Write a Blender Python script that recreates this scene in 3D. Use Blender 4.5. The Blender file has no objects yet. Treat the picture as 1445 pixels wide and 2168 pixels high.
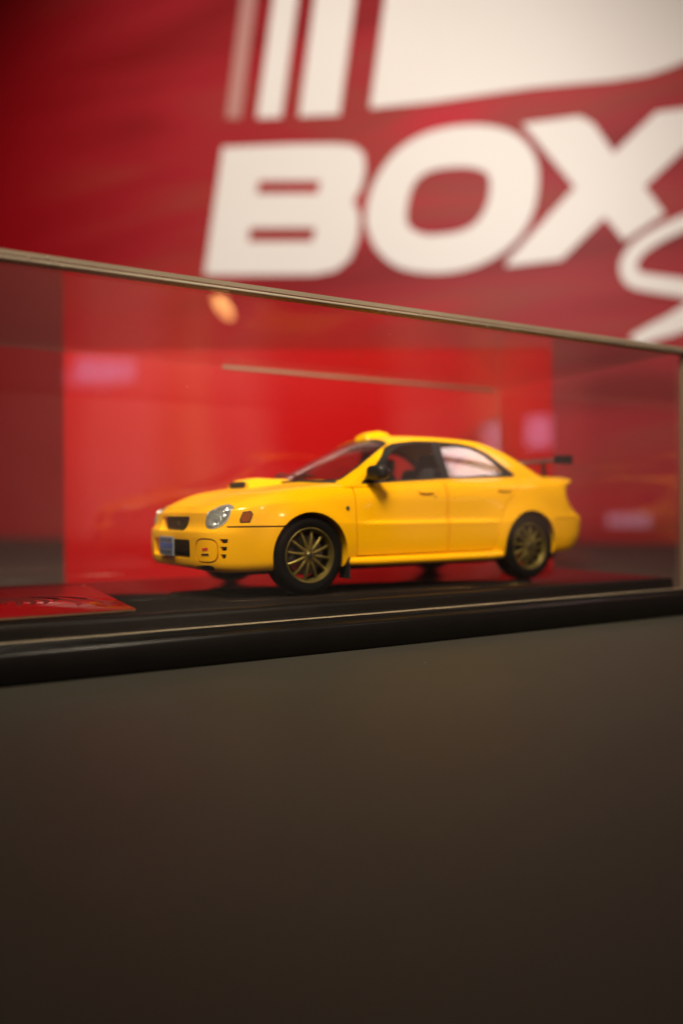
import bpy, bmesh, math, random
from mathutils import Vector, Matrix
from mathutils.bvhtree import BVHTree

# Lengths below are in "car metres": the model car is 1:43, so S turns them into real metres.
S = 1 / 43.0
Z0 = 0.354                       # table top lies at real z = 0, the case floor at car z = 0
sc = bpy.context.scene
C = sc.collection
R = math.radians

def W(x, y, z):
    return Vector((x * S, y * S, (z + Z0) * S))

# ------------------------------------------------------------------ camera, world, lights
CAM = (3.173, 6.3232, 0.7105)
cam = bpy.data.cameras.new('camera')
cam_o = bpy.data.objects.new('camera', cam); C.objects.link(cam_o)
fwd = Vector((-0.53566, -0.84442, -0.00401)).normalized()
right = fwd.cross(Vector((0, 0, 1))).normalized()
up = right.cross(fwd)
rol = -0.005
r2 = right * math.cos(rol) + up * math.sin(rol)
u2 = up * math.cos(rol) - right * math.sin(rol)
m = Matrix((r2, u2, -fwd)).transposed().to_4x4()
m.translation = W(*CAM)
cam_o.matrix_world = m
cam.sensor_fit = 'VERTICAL'; cam.sensor_height = 36.0
cam.lens = 1633.0 / 2168 * 36
cam.clip_start = 0.005; cam.clip_end = 20
cam.dof.use_dof = True
cam.dof.focus_distance = 5.75 * S
cam.dof.aperture_fstop = 7.8
sc.camera = cam_o

w = bpy.data.worlds.new('World'); sc.world = w; w.use_nodes = True
wt = w.node_tree; bg = wt.nodes['Background']
bg.inputs['Strength'].default_value = 0.88
def wn(t): return wt.nodes.new(t)
# warm bands shaped by azimuth for veils in the panes; dark below, dimmer overhead
tc = wn('ShaderNodeTexCoord'); sp_ = wn('ShaderNodeSeparateXYZ'); wt.links.new(tc.outputs['Generated'], sp_.inputs[0])
at = wn('ShaderNodeMath'); at.operation = 'ARCTAN2'; wt.links.new(sp_.outputs['Y'], at.inputs[0]); wt.links.new(sp_.outputs['X'], at.inputs[1])
nz = wn('ShaderNodeTexNoise'); nz.inputs['Scale'].default_value = 3.0; nz.inputs['Detail'].default_value = 2
wt.links.new(tc.outputs['Generated'], nz.inputs['Vector'])
az = wn('ShaderNodeMapRange'); az.inputs['From Min'].default_value = 0; az.inputs['From Max'].default_value = math.pi; az.clamp = True
nw = wn('ShaderNodeMath'); nw.operation = 'MULTIPLY_ADD'; nw.inputs[1].default_value = .10; wt.links.new(nz.outputs['Fac'], nw.inputs[0]); wt.links.new(at.outputs[0], nw.inputs[2])
nw2 = wn('ShaderNodeMath'); nw2.operation = 'SUBTRACT'; nw2.inputs[1].default_value = .05; wt.links.new(nw.outputs[0], nw2.inputs[0])
wt.links.new(nw2.outputs[0], az.inputs['Value'])
rp = wn('ShaderNodeValToRGB'); rp.color_ramp.interpolation = 'EASE'
stops = [(0, .04), (60, .12), (88, .20), (95, .38), (97.5, .80), (101, .95), (103.5, .66), (105.5, .92), (108, .52), (109.5, .62), (112.5, .03), (118.5, .02), (121, .48), (123.5, .38), (126, .72), (130, .36), (134, .07), (140, .14), (150, .08), (180, .04)]
el = rp.color_ramp.elements
el[0].position = 0; el[1].position = 1
for k, (dg, v) in enumerate(stops):
    e = el[0] if k == 0 else (el[-1] if k == len(stops) - 1 else el.new(dg / 180))
    e.color = (v, v * (.60 if dg in (103.5, 105.5, 126) else .54), v * (.32 if dg in (103.5, 105.5, 126) else .42), 1)
wt.links.new(az.outputs['Result'], rp.inputs['Fac'])
ez = wn('ShaderNodeValToRGB'); ez.color_ramp.interpolation = 'EASE'; ee = ez.color_ramp.elements
ee[0].position = .47; ee[0].color = (.03, .03, .03, 1); ee[1].position = .49; ee[1].color = (1, 1, 1, 1)
q_ = ee.new(.70); q_.color = (1, 1, 1, 1); q_ = ee.new(.80); q_.color = (.35, .35, .35, 1)
ev = wn('ShaderNodeMapRange'); ev.inputs['From Min'].default_value = -1; ev.inputs['From Max'].default_value = 1
wt.links.new(sp_.outputs['Z'], ev.inputs['Value']); wt.links.new(ev.outputs['Result'], ez.inputs['Fac'])
wm = wn('ShaderNodeMix'); wm.data_type = 'RGBA'; wm.blend_type = 'MULTIPLY'; wm.inputs['Factor'].default_value = 1
wt.links.new(rp.outputs['Color'], wm.inputs['A']); wt.links.new(ez.outputs['Color'], wm.inputs['B'])
wt.links.new(wm.outputs['Result'], bg.inputs['Color'])

def aim(o, target):
    d = Vector(target) - o.location
    o.rotation_euler = d.to_track_quat('-Z', 'Y').to_euler()

def area(name, loc, target, sx, sy, radiance, col):
    """area lamp, given by what it radiates; sizes in car metres"""
    l = bpy.data.lights.new(name, 'AREA'); l.shape = 'RECTANGLE'
    l.size = sx * S; l.size_y = sy * S; l.color = col
    l.energy = radiance * math.pi * (sx * S) * (sy * S)
    o = bpy.data.objects.new(name, l); C.objects.link(o)
    o.location = W(*loc); aim(o, W(*target)); return o

def along(az, el, dist, origin):
    a, e = R(az), R(el)
    return (origin[0] + dist * math.cos(a) * math.cos(e), origin[1] + dist * math.sin(a) * math.cos(e), origin[2] + dist * math.sin(e))

# daylight panes and a warm bulb in the shop, mirrored in the acrylic
P3 = (1.77, 1.26, 1.62)
area('window_light', along(98.3, 9.9, 60, P3), P3, 4.4, 1.7, 2.1, (.30, .55, 1.0))
P4 = (-1.91, 1.49, 1.44)
area('window_light', along(129.6, 5.4, 60, P4), P4, 2.0, 2.6, 2.3, (.85, .60, 1.0))
P5 = (-3.06, 1.56, 0.6)
area('window_light', along(135.6, -0.9, 62, P5), P5, 3.4, 1.0, 1.4, (.80, .75, 1.0))
P6 = (0.96, 1.31, 2.15)
bl = area('bulb_light', along(106.6, 14.6, 55, P6), P6, .8, 2.2, 17, (1.0, .50, .16))
bl.data.shape = 'ELLIPSE'; bl.rotation_euler.rotate_axis('Z', R(35))
# ceiling spots
def spot(name, loc, target, watts, deg, blend, col, rad):
    l = bpy.data.lights.new(name, 'SPOT'); l.energy = watts; l.spot_size = R(deg); l.spot_blend = blend; l.color = col; l.shadow_soft_size = rad * S
    o = bpy.data.objects.new(name, l); C.objects.link(o); o.location = W(*loc); aim(o, W(*target)); return o
spot('poster_spot', (19, 13, 25), (-8.5, -17.5, 6), 47, 54, .8, (1.0, .91, .83), 2)
spot('shelf_spot', (6.0, 10.5, 20), (-1.4, -1.1, .6), 26, 28, .75, (1.0, .85, .64), 3.5)
P7 = (-2.0, .62, 1.18)
area('reflection_lamp', along(148.5, 34.5, 45, P7), P7, 6.5, 5, 12, (1.0, .74, .72))  # added unseen lamp for the pale reflection in the rear side window
P8 = (.27, .86, .68)
area('highlight_lamp', along(103.5, 26, 60, P8), P8, 3.0, 2.2, 150, (1.0, .88, .70))  # added unseen lamp for the white highlight on the front wing

sc.view_settings.view_transform = 'Standard'
sc.view_settings.look = 'None'
sc.view_settings.exposure = 0
sc.view_settings.gamma = 1
sc.cycles.max_bounces = 16
sc.cycles.transparent_max_bounces = 32
sc.cycles.use_denoising = True
sc.cycles.caustics_reflective = False
sc.cycles.caustics_refractive = False
sc.cycles.sample_clamp_indirect = 6

# ------------------------------------------------------------------ materials
def mat(name, col, rough=.5, metal=0, coat=0, spec=.5, bump=0, bscale=400, vary=0, vscale=6, coat_rough=.03, emit=None):
    m = bpy.data.materials.new(name); m.use_nodes = True
    nt = m.node_tree; b = nt.nodes['Principled BSDF']
    b.inputs['Base Color'].default_value = (*col, 1)
    b.inputs['Roughness'].default_value = rough
    b.inputs['Metallic'].default_value = metal
    b.inputs['Coat Weight'].default_value = coat
    b.inputs['Coat Roughness'].default_value = coat_rough
    b.inputs['Specular IOR Level'].default_value = spec
    tc = nt.nodes.new('ShaderNodeTexCoord')
    if vary:
        n = nt.nodes.new('ShaderNodeTexNoise'); n.inputs['Scale'].default_value = vscale / S
        n.inputs['Detail'].default_value = 5
        nt.links.new(tc.outputs['Object'], n.inputs['Vector'])
        mx = nt.nodes.new('ShaderNodeMix'); mx.data_type = 'RGBA'
        mx.inputs['A'].default_value = (*[c * (1 - vary) for c in col], 1)
        mx.inputs['B'].default_value = (*[min(1, c * (1 + vary)) for c in col], 1)
        nt.links.new(n.outputs['Fac'], mx.inputs['Factor'])
        nt.links.new(mx.outputs['Result'], b.inputs['Base Color'])
        mr = nt.nodes.new('ShaderNodeMapRange')
        mr.inputs['To Min'].default_value = rough * (1 - vary * .6); mr.inputs['To Max'].default_value = rough * (1 + vary * .6)
        nt.links.new(n.outputs['Fac'], mr.inputs['Value']); nt.links.new(mr.outputs['Result'], b.inputs['Roughness'])
    if bump:
        n2 = nt.nodes.new('ShaderNodeTexNoise'); n2.inputs['Scale'].default_value = bscale / S
        n2.inputs['Detail'].default_value = 3
        nt.links.new(tc.outputs['Object'], n2.inputs['Vector'])
        bp = nt.nodes.new('ShaderNodeBump'); bp.inputs['Strength'].default_value = bump
        bp.inputs['Distance'].default_value = .002 * S
        nt.links.new(n2.outputs['Fac'], bp.inputs['Height']); nt.links.new(bp.outputs['Normal'], b.inputs['Normal'])
    return m

def glass(name, tint=(1, 1, 1), haze=0.0, hazecol=(.5, .4, .33), rough=0.0, gain=1.0):
    """thin sheet: what is not mirrored by Fresnel passes straight through"""
    m = bpy.data.materials.new(name); m.use_nodes = True
    nt = m.node_tree; nt.nodes.clear()
    out = nt.nodes.new('ShaderNodeOutputMaterial')
    tr = nt.nodes.new('ShaderNodeBsdfTransparent'); tr.inputs['Color'].default_value = (*tint, 1)
    gl = nt.nodes.new('ShaderNodeBsdfGlossy'); gl.inputs['Roughness'].default_value = rough
    ge = nt.nodes.new('ShaderNodeNewGeometry')
    mr = nt.nodes.new('ShaderNodeMapRange')       # the same Fresnel curve on both sides of the sheet
    mr.inputs['To Min'].default_value = 1.49; mr.inputs['To Max'].default_value = 1 / 1.49
    nt.links.new(ge.outputs['Backfacing'], mr.inputs['Value'])
    fr = nt.nodes.new('ShaderNodeFresnel'); nt.links.new(mr.outputs['Result'], fr.inputs['IOR'])
    ml = nt.nodes.new('ShaderNodeMath'); ml.operation = 'MULTIPLY'; ml.inputs[1].default_value = gain; ml.use_clamp = True
    nt.links.new(fr.outputs['Fac'], ml.inputs[0])
    mx = nt.nodes.new('ShaderNodeMixShader'); nt.links.new(ml.outputs[0], mx.inputs['Fac'])
    last = tr
    if haze:
        df = nt.nodes.new('ShaderNodeBsdfDiffuse'); df.inputs['Color'].default_value = (*hazecol, 1)
        n = nt.nodes.new('ShaderNodeTexNoise'); n.inputs['Scale'].default_value = 1.2 / S; n.inputs['Detail'].default_value = 6
        tc = nt.nodes.new('ShaderNodeTexCoord'); nt.links.new(tc.outputs['Object'], n.inputs['Vector'])
        m3 = nt.nodes.new('ShaderNodeMapRange'); m3.inputs['From Min'].default_value = .3; m3.inputs['From Max'].default_value = .7
        m3.inputs['To Min'].default_value = haze * .4; m3.inputs['To Max'].default_value = haze * 1.6
        nt.links.new(n.outputs['Fac'], m3.inputs['Value'])
        m2 = nt.nodes.new('ShaderNodeMixShader'); nt.links.new(m3.outputs['Result'], m2.inputs['Fac'])
        nt.links.new(tr.outputs[0], m2.inputs[1]); nt.links.new(df.outputs[0], m2.inputs[2]); last = m2
    nt.links.new(last.outputs[0], mx.inputs[1]); nt.links.new(gl.outputs[0], mx.inputs[2])
    nt.links.new(mx.outputs[0], out.inputs['Surface'])
    return m

M = {}
M['yellow'] = mat('yellow_paint', (.95, .475, .001), .38, coat=.38, spec=.06, vary=.03, vscale=3, coat_rough=.03)
M['black'] = mat('black_plastic', (.012, .012, .012), .42, vary=.2)
M['gap'] = mat('chassis_black', (.008, .007, .006), .7)
M['rubber'] = mat('tyre_rubber', (.003, .003, .0028), .62, spec=.12, bump=.3, bscale=60, vary=.25)
M['barrel'] = mat('dark_rim_barrel', (.035, .028, .012), .4, metal=.6)
M['gold'] = mat('gold_wheel_paint', (.21, .165, .042), .34, metal=.75, vary=.12, vscale=12)
M['disc'] = mat('brake_steel', (.14, .135, .13), .35, metal=.9, vary=.1)
M['caliper'] = mat('red_caliper_paint', (.22, .006, .006), .35)
M['chrome'] = mat('lamp_chrome', (.66, .68, .67), .35, metal=.75, vary=.15, vscale=15)
M['lens'] = glass('lamp_lens', (.93, .96, .96), haze=.10, hazecol=(.7, .75, .75), gain=1.5)
M['amber'] = mat('amber_lens', (.26, .062, .003), .16, coat=.6, vary=.4, vscale=25)
M['red_lens'] = mat('red_lens', (.45, .01, .008), .15, coat=.6)
M['carglass'] = glass('car_window_glass', (.93, .94, .93), haze=.015, hazecol=(.3, .3, .3), gain=1.3)
M['interior'] = mat('interior_plastic', (.018, .018, .019), .6, vary=.2)
M['seat'] = mat('seat_fabric', (.025, .026, .03), .8, bump=.4, bscale=50, vary=.3)
M['plate'] = mat('plate_white', (.24, .28, .36), .35, coat=.4)
M['plate_ink'] = mat('plate_ink', (.03, .04, .09), .5)
M['plate_blue'] = mat('plate_blue', (.08, .13, .36), .5)
M['silver'] = mat('emblem_silver', (.55, .55, .57), .25, metal=1)
M['redprint'] = mat('red_print', (.55, .02, .02), .5)
M['darkprint'] = mat('dark_print', (.03, .025, .02), .5)
M['carbon'] = mat('black_wing_paint', (.012, .012, .012), .3, coat=.5)
M['acrylic'] = glass('clear_acrylic', (.995, .99, .98), haze=0)
M['glint'] = mat('painted_glint', (.80, .66, .45), .3, vary=.3, vscale=.8)  # pale tan stands for the glint along the base
M['edge'] = mat('acrylic_cut_edge', (.23, .185, .13), .5, spec=.2, vary=.35, vscale=1.2)
M['seam'] = mat('glue_seam_brown', (.10, .07, .05), .5)
M['clearcut'] = glass('polished_cut_edge', (.96, .94, .90), haze=.025, hazecol=(.6, .5, .4))
M['base'] = mat('case_base_black', (.004, .0035, .003), .34, spec=.22, bump=.05, bscale=15, vary=.25)
M['floor'] = mat('case_floor_black', (.011, .0085, .0075), .16, spec=.5, vary=.3, vscale=2)

# ------------------------------------------------------------------ object helpers
def tag(o, label=None, cat=None, group=None, kind=None):
    if label: o['label'] = label
    if cat: o['category'] = cat
    if group: o['group'] = group
    if kind: o['kind'] = kind
    return o

def empty(name, origin):
    o = bpy.data.objects.new(name, None); C.objects.link(o); o.location = W(*origin)
    o.empty_display_size = .01
    o['org'] = list(origin)
    return o

def raw(name, verts, faces):
    me = bpy.data.meshes.new(name)
    me.from_pydata([Vector(v) for v in verts], [], faces)
    bm = bmesh.new(); bm.from_mesh(me); bmesh.ops.recalc_face_normals(bm, faces=bm.faces); bm.to_mesh(me); bm.free()
    return me

def link(name, me, material, parent=None, origin=(0, 0, 0), angle=35):
    """me is in car metres, world axes; parent roots sit at their own origin"""
    if parent is not None:
        org = rootorg(parent)
    else:
        org = Vector(origin)
    me.transform(Matrix.Scale(S, 4) @ Matrix.Translation(-Vector(org)))
    me.materials.clear()
    for mm in (material if isinstance(material, (list, tuple)) else [material]): me.materials.append(mm)
    for p in me.polygons: p.use_smooth = True
    if angle: me.set_sharp_from_angle(angle=R(angle))
    me.name = name
    o = bpy.data.objects.new(name, me); C.objects.link(o)
    if parent is not None: o.parent = parent
    else: o.location = W(*org)
    return o

def rootorg(p):
    while p.parent: p = p.parent
    if 'org' in p: return Vector(p['org'])
    l = p.location / S
    return Vector((l.x, l.y, l.z - Z0))

def join(*mes):
    bm = bmesh.new()
    for me in mes: bm.from_mesh(me)
    out = bpy.data.meshes.new('j'); bm.to_mesh(out); bm.free(); return out

def box(x0, x1, y0, y1, z0, z1, bev=0):
    bm = bmesh.new(); bmesh.ops.create_cube(bm, size=1)
    for v in bm.verts:
        v.co = Vector(((x0 + x1) / 2 + v.co.x * (x1 - x0), (y0 + y1) / 2 + v.co.y * (y1 - y0), (z0 + z1) / 2 + v.co.z * (z1 - z0)))
    if bev: bmesh.ops.bevel(bm, geom=bm.edges[:], offset=bev, segments=3, affect='EDGES', profile=.6)
    me = bpy.data.meshes.new('b'); bm.to_mesh(me); bm.free(); return me

def prism(poly, axis, a, b, rnd=0):
    """poly: 2-D outline in the two other axes; extruded along axis from a to b"""
    if rnd: poly = rounded(poly, rnd)
    n = len(poly)
    def P(p, t):
        if axis == 'y': return (p[0], t, p[1])
        if axis == 'x': return (t, p[0], p[1])
        return (p[0], p[1], t)
    vs = [P(p, a) for p in poly] + [P(p, b) for p in poly]
    fs = [tuple(range(n)), tuple(range(2 * n - 1, n - 1, -1))] + [(i, (i + 1) % n, n + (i + 1) % n, n + i) for i in range(n)]
    return raw('p', vs, fs)

def rounded(poly, r, seg=5):
    out = []; n = len(poly)
    for i in range(n):
        p0, p1, p2 = Vector(poly[i - 1]), Vector(poly[i]), Vector(poly[(i + 1) % n])
        d0 = (p0 - p1); d2 = (p2 - p1); rr = min(r, d0.length * .45, d2.length * .45)
        a = p1 + d0.normalized() * rr; b = p1 + d2.normalized() * rr
        for k in range(seg + 1):
            t = k / seg
            out.append(tuple(a * (1 - t) ** 2 + p1 * 2 * t * (1 - t) + b * t * t))
    return out

def inset(poly, d):
    """move every edge of the outline inward by d"""
    n = len(poly); A = sum(poly[i - 1][0] * poly[i][1] - poly[i][0] * poly[i - 1][1] for i in range(n))
    sg = 1 if A > 0 else -1; out = []
    for i in range(n):
        p0, p1, p2 = Vector(poly[i - 1]), Vector(poly[i]), Vector(poly[(i + 1) % n])
        e0 = (p1 - p0).normalized(); e1 = (p2 - p1).normalized()
        n0 = Vector((-e0.y, e0.x)) * sg; n1 = Vector((-e1.y, e1.x)) * sg
        k = (n0 + n1); k = k / max(.35, k.length_squared / 2)
        out.append(tuple(p1 + k * d))
    return out

def mirror(me):
    me = me.copy(); me.transform(Matrix.Scale(-1, 4, (0, 1, 0))); me.flip_normals(); return me

def boolean(me, cut, op):
    a = bpy.data.objects.new('a', me); b = bpy.data.objects.new('b', cut)
    C.objects.link(a); C.objects.link(b)
    md = a.modifiers.new('m', 'BOOLEAN'); md.operation = op; md.object = b; md.solver = 'EXACT'
    dg = bpy.context.evaluated_depsgraph_get(); dg.update()
    out = bpy.data.meshes.new_from_object(a.evaluated_get(dg))
    bpy.data.objects.remove(a); bpy.data.objects.remove(b)
    return out

def volume(me):
    bm = bmesh.new(); bm.from_mesh(me); v = bm.calc_volume(signed=False); bm.free(); return v

def carve(me, cut, tries=6):
    """difference that is checked; a cut that fails is nudged by a hair and tried again"""
    v0, vc = volume(me), volume(cut); xm = max(v.co.x for v in me.vertices) + .002
    rr = random.Random(3)
    for k in range(tries):
        out = boolean(me, cut, 'DIFFERENCE')
        if len(out.polygons) > .3 * len(me.polygons) and v0 - vc * 1.05 - .002 < volume(out) < v0 + 1e-4 and max(v.co.x for v in out.vertices) < xm:
            return out
        cut = cut.copy(); cut.transform(Matrix.Translation([rr.uniform(-.0012, .0012) for _ in range(3)]))
    print('CARVE FAILED'); return me

def lathe(prof, centre, axis='y', seg=48, a0=0, sgn=1):
    """prof: (radius, offset along the axis)"""
    vs, fs = [], []
    n = len(prof)
    for i in range(seg):
        a = 2 * math.pi * i / seg + a0
        for r, t in prof:
            if axis == 'y': vs.append((centre[0] + r * math.cos(a), centre[1] + t * sgn, centre[2] + r * math.sin(a)))
            elif axis == 'x': vs.append((centre[0] + t * sgn, centre[1] + r * math.cos(a), centre[2] + r * math.sin(a)))
            else: vs.append((centre[0] + r * math.cos(a), centre[1] + r * math.sin(a), centre[2] + t))
    for i in range(seg):
        j = (i + 1) % seg
        for k in range(n - 1):
            fs.append((i * n + k, j * n + k, j * n + k + 1, i * n + k + 1))
    me = raw('l', vs, fs)
    bm = bmesh.new(); bm.from_mesh(me); bmesh.ops.remove_doubles(bm, verts=bm.verts, dist=1e-6); bm.to_mesh(me); bm.free()
    return me

def tube(pts, r, seg=10, flat=None):
    pts = [Vector(p) for p in pts]; vs, fs = [], []
    for i, p in enumerate(pts):
        t = (pts[min(i + 1, len(pts) - 1)] - pts[max(i - 1, 0)]).normalized()
        h = Vector((0, 0, 1)) if abs(t.z) < .9 else Vector((1, 0, 0))
        a = t.cross(h).normalized(); b = t.cross(a)
        rr = r[i] if isinstance(r, (list, tuple)) else r
        for k in range(seg):
            q = 2 * math.pi * k / seg
            vs.append(p + a * rr * math.cos(q) + b * rr * math.sin(q) * (flat or 1))
    for i in range(len(pts) - 1):
        for k in range(seg):
            k2 = (k + 1) % seg
            fs.append((i * seg + k, i * seg + k2, (i + 1) * seg + k2, (i + 1) * seg + k))
    fs.append(tuple(range(seg))); fs.append(tuple(range((len(pts) - 1) * seg, len(pts) * seg)))
    return raw('t', vs, fs)

def interp(xs, ys, x):
    """monotone-ish cubic through the table"""
    n = len(xs)
    if x <= xs[0]: return ys[0]
    if x >= xs[-1]: return ys[-1]
    i = 0
    while x > xs[i + 1]: i += 1
    def slope(k):
        if k == 0: return (ys[1] - ys[0]) / (xs[1] - xs[0])
        if k == n - 1: return (ys[-1] - ys[-2]) / (xs[-1] - xs[-2])
        d0 = (ys[k] - ys[k - 1]) / (xs[k] - xs[k - 1]); d1 = (ys[k + 1] - ys[k]) / (xs[k + 1] - xs[k])
        if d0 * d1 <= 0: return 0
        return 2 * d0 * d1 / (d0 + d1)
    h = xs[i + 1] - xs[i]; t = (x - xs[i]) / h; m0, m1 = slope(i), slope(i + 1)
    return (2 * t**3 - 3 * t**2 + 1) * ys[i] + (t**3 - 2 * t**2 + t) * h * m0 + (-2 * t**3 + 3 * t**2) * ys[i + 1] + (t**3 - t**2) * h * m1

def sstep(a, b, x):
    t = max(0, min(1, (x - a) / (b - a))); return t * t * (3 - 2 * t)

# ------------------------------------------------------------------ the table and the poster wall
def table():
    m = mat('dark_table_top', (.039, .036, .029), .5, spec=.12, bump=.12, bscale=6, vary=.22, vscale=.5)
    me = box(-45, 40, -34, 19, -Z0 - 1.2, -Z0, .08)
    o = link('table_top', me, m, None, (0, 0, -Z0)); tag(o, kind='structure')
    r = random.Random(4)
    vs, fs = [], []
    for i in range(26):                       # dust specks on the table
        x, y = r.uniform(-3, 3), r.uniform(1.9, 4.5); s = r.uniform(.002, .006)
        k = len(vs); vs += [(x - s, y, -Z0 + .0005), (x, y - s, -Z0 + .0005), (x + s, y, -Z0 + .0005), (x, y + s, -Z0 + .0005), (x, y, -Z0 + s * .7)]
        fs += [(k, k + 1, k + 4), (k + 1, k + 2, k + 4), (k + 2, k + 3, k + 4), (k + 3, k, k + 4)]
    d = link('dust', raw('d', vs, fs), mat('dust_grey', (.35, .31, .27), .9), None, (0, 3, -Z0)); tag(d, kind='stuff')
table()

PC = Vector((-10.754, -15.632, 0)); E1 = Vector((-.62403, .78140, 0)); NN = Vector((.78140, .62403, 0))   # poster plane; NN points to the room

def poster():
    root = empty('wall_poster', (PC.x, PC.y, 0))
    tag(root, 'large red printed poster with cream BOX lettering and stripes behind the case', 'poster')
    m = bpy.data.materials.new('poster_print_red'); m.use_nodes = True
    nt = m.node_tree; b = nt.nodes['Principled BSDF']
    tc = nt.nodes.new('ShaderNodeTexCoord')
    mp = nt.nodes.new('ShaderNodeMapping'); mp.inputs['Rotation'].default_value = (0, R(-22), 0)
    mp.inputs['Scale'].default_value = (.055 / S, .055 / S, .34 / S)
    nt.links.new(tc.outputs['Object'], mp.inputs['Vector'])
    n = nt.nodes.new('ShaderNodeTexNoise'); n.inputs['Scale'].default_value = 1; n.inputs['Detail'].default_value = 3; n.inputs['Distortion'].default_value = .5
    nt.links.new(mp.outputs['Vector'], n.inputs['Vector'])
    cr = nt.nodes.new('ShaderNodeValToRGB'); el = cr.color_ramp.elements
    el[0].position = .32; el[0].color = (.17, .006, .006, 1); el[1].position = .70; el[1].color = (.44, .008, .020, 1)
    e = el.new(.50); e.color = (.30, .012, .018, 1)
    e = el.new(.60); e.color = (.27, .030, .022, 1)
    nt.links.new(n.outputs['Fac'], cr.inputs['Fac'])
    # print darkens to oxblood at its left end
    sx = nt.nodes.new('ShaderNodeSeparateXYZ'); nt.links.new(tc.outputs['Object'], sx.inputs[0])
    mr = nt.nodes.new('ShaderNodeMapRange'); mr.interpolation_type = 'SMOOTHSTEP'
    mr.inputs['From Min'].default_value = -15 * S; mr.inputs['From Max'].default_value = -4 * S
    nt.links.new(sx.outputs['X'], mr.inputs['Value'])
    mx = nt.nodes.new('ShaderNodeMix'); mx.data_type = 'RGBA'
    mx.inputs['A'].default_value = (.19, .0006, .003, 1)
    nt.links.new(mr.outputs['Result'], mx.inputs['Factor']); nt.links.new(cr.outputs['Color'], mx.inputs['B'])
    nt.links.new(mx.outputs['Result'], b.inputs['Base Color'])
    b.inputs['Roughness'].default_value = .5; b.inputs['Specular IOR Level'].default_value = .15
    cream = mat('poster_print_cream', (.70, .655, .60), .5, vary=.05, vscale=.2)
    pinkish = mat('poster_print_pink', (.42, .20, .17), .5, vary=.05, vscale=.2)
    mw = Matrix((E1, -NN, Vector((0, 0, 1)))).transposed()     # local x along the poster, local -y out of it
    root.rotation_euler = mw.to_euler()
    def pobj(name, poly, depth, mm, holes=(), smooth=0):
        def cr_(p): return curve(p, smooth) if smooth else p
        body = prism(cr_(poly), 'y', -depth, -.004)
        for h in holes: body = boolean(body, prism(cr_(h), 'y', -depth - .1, .1), 'DIFFERENCE')
        body.transform(Matrix.Scale(S, 4)); body.materials.clear(); body.materials.append(mm)
        o = bpy.data.objects.new(name, body); C.objects.link(o); o.parent = root; return o
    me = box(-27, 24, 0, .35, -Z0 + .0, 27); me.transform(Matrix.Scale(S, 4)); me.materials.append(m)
    o = bpy.data.objects.new('printed_sheet', me); C.objects.link(o); o.parent = root
    B = [(-4.37, 13.55), (-1.75, 13.24), (-0.13, 13.0), (0.5, 12.84), (0.86, 12.51), (0.9, 11.96), (0.76, 11.41), (0.47, 10.97), (0.63, 10.72), (0.7, 10.34), (0.63, 9.7), (0.36, 9.09), (-0.15, 8.75), (-0.89, 8.68), (-2.41, 8.83), (-5.13, 9.11)]
    B1 = [(-2.98, 12.17), (-0.68, 11.84), (-0.8, 11.42), (-3.07, 11.73)]
    B2 = [(-3.32, 10.57), (-0.86, 10.27), (-0.99, 9.82), (-3.4, 10.1)]
    O = [(0.94, 10.59), (1.18, 11.46), (1.89, 12.37), (2.92, 12.85), (4.14, 12.91), (5.22, 12.68), (5.95, 12.24), (6.39, 11.57), (6.49, 10.82), (6.33, 9.89), (5.86, 9.1), (5.1, 8.58), (4.12, 8.3), (3.01, 8.33), (1.99, 8.64), (1.29, 9.28), (0.97, 10.02)]
    O1 = [(2.29, 10.19), (2.38, 10.85), (2.63, 11.37), (3.14, 11.63), (3.92, 11.62), (4.57, 11.48), (4.96, 11.2), (5.0, 10.71), (4.87, 10.19), (4.56, 9.77), (4.13, 9.57), (3.58, 9.52), (2.91, 9.58), (2.45, 9.84)]
    X = [(6.01, 12.65), (7.71, 12.6), (8.11, 12.3), (8.68, 11.33), (9.86, 12.35), (11.35, 12.3), (11.53, 11.95), (9.53, 10.21), (10.08, 9.34), (8.96, 8.67), (8.73, 9.01), (8.41, 9.45), (7.16, 8.31), (5.48, 8.28), (5.57, 8.49), (7.56, 10.47)]
    pan = [(1.8, 18.77), (1.08, 13.99), (3.04, 13.83), (6.27, 13.72), (8.67, 13.5), (9.62, 13.48), (10.18, 13.57), (11.09, 13.81), (12.85, 14.43), (13.7, 16.24), (14.2, 19.0), (12, 21.5), (5, 22), (2.4, 22)]
    s1 = [(-3.16, 21.6), (-2.58, 21.5), (-3.68, 14.46), (-4.22, 14.56)]
    s2 = [(-1.9, 21.4), (-0.98, 21.3), (-2.12, 14.23), (-3.03, 14.36)]
    s3 = [(-0.35, 21.4), (1.12, 21.2), (-0.0, 13.96), (-1.45, 14.15)]
    sA = [(11.88, 9.22), (11.15, 9.12), (10.58, 8.99), (9.85, 8.71), (9.31, 8.36), (9.08, 7.94), (9.23, 7.51), (9.84, 7.3), (10.58, 7.11), (11.33, 6.85), (11.95, 6.5)]
    sB = [(12.1, 6.95), (11.51, 6.75), (10.89, 6.37), (10.33, 6.09), (9.76, 5.89), (9.2, 5.66)]
    pobj('letter', B, .03, cream, (B1, B2))
    pobj('letter', O, .03, cream, (O1,), smooth=3)
    pobj('letter', X, .03, cream)
    pobj('emblem_panel', pan, .03, cream, ([(4.6, 17.2), (5.1, 17.15), (5.4, 17.9), (4.5, 18.0)],))
    s = pobj('stripe', s1, .03, pinkish); s['label'] = 'thin pinkish slanted stripe at the left'
    pobj('stripe', s2, .03, cream); pobj('stripe', s3, .03, cream)
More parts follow.
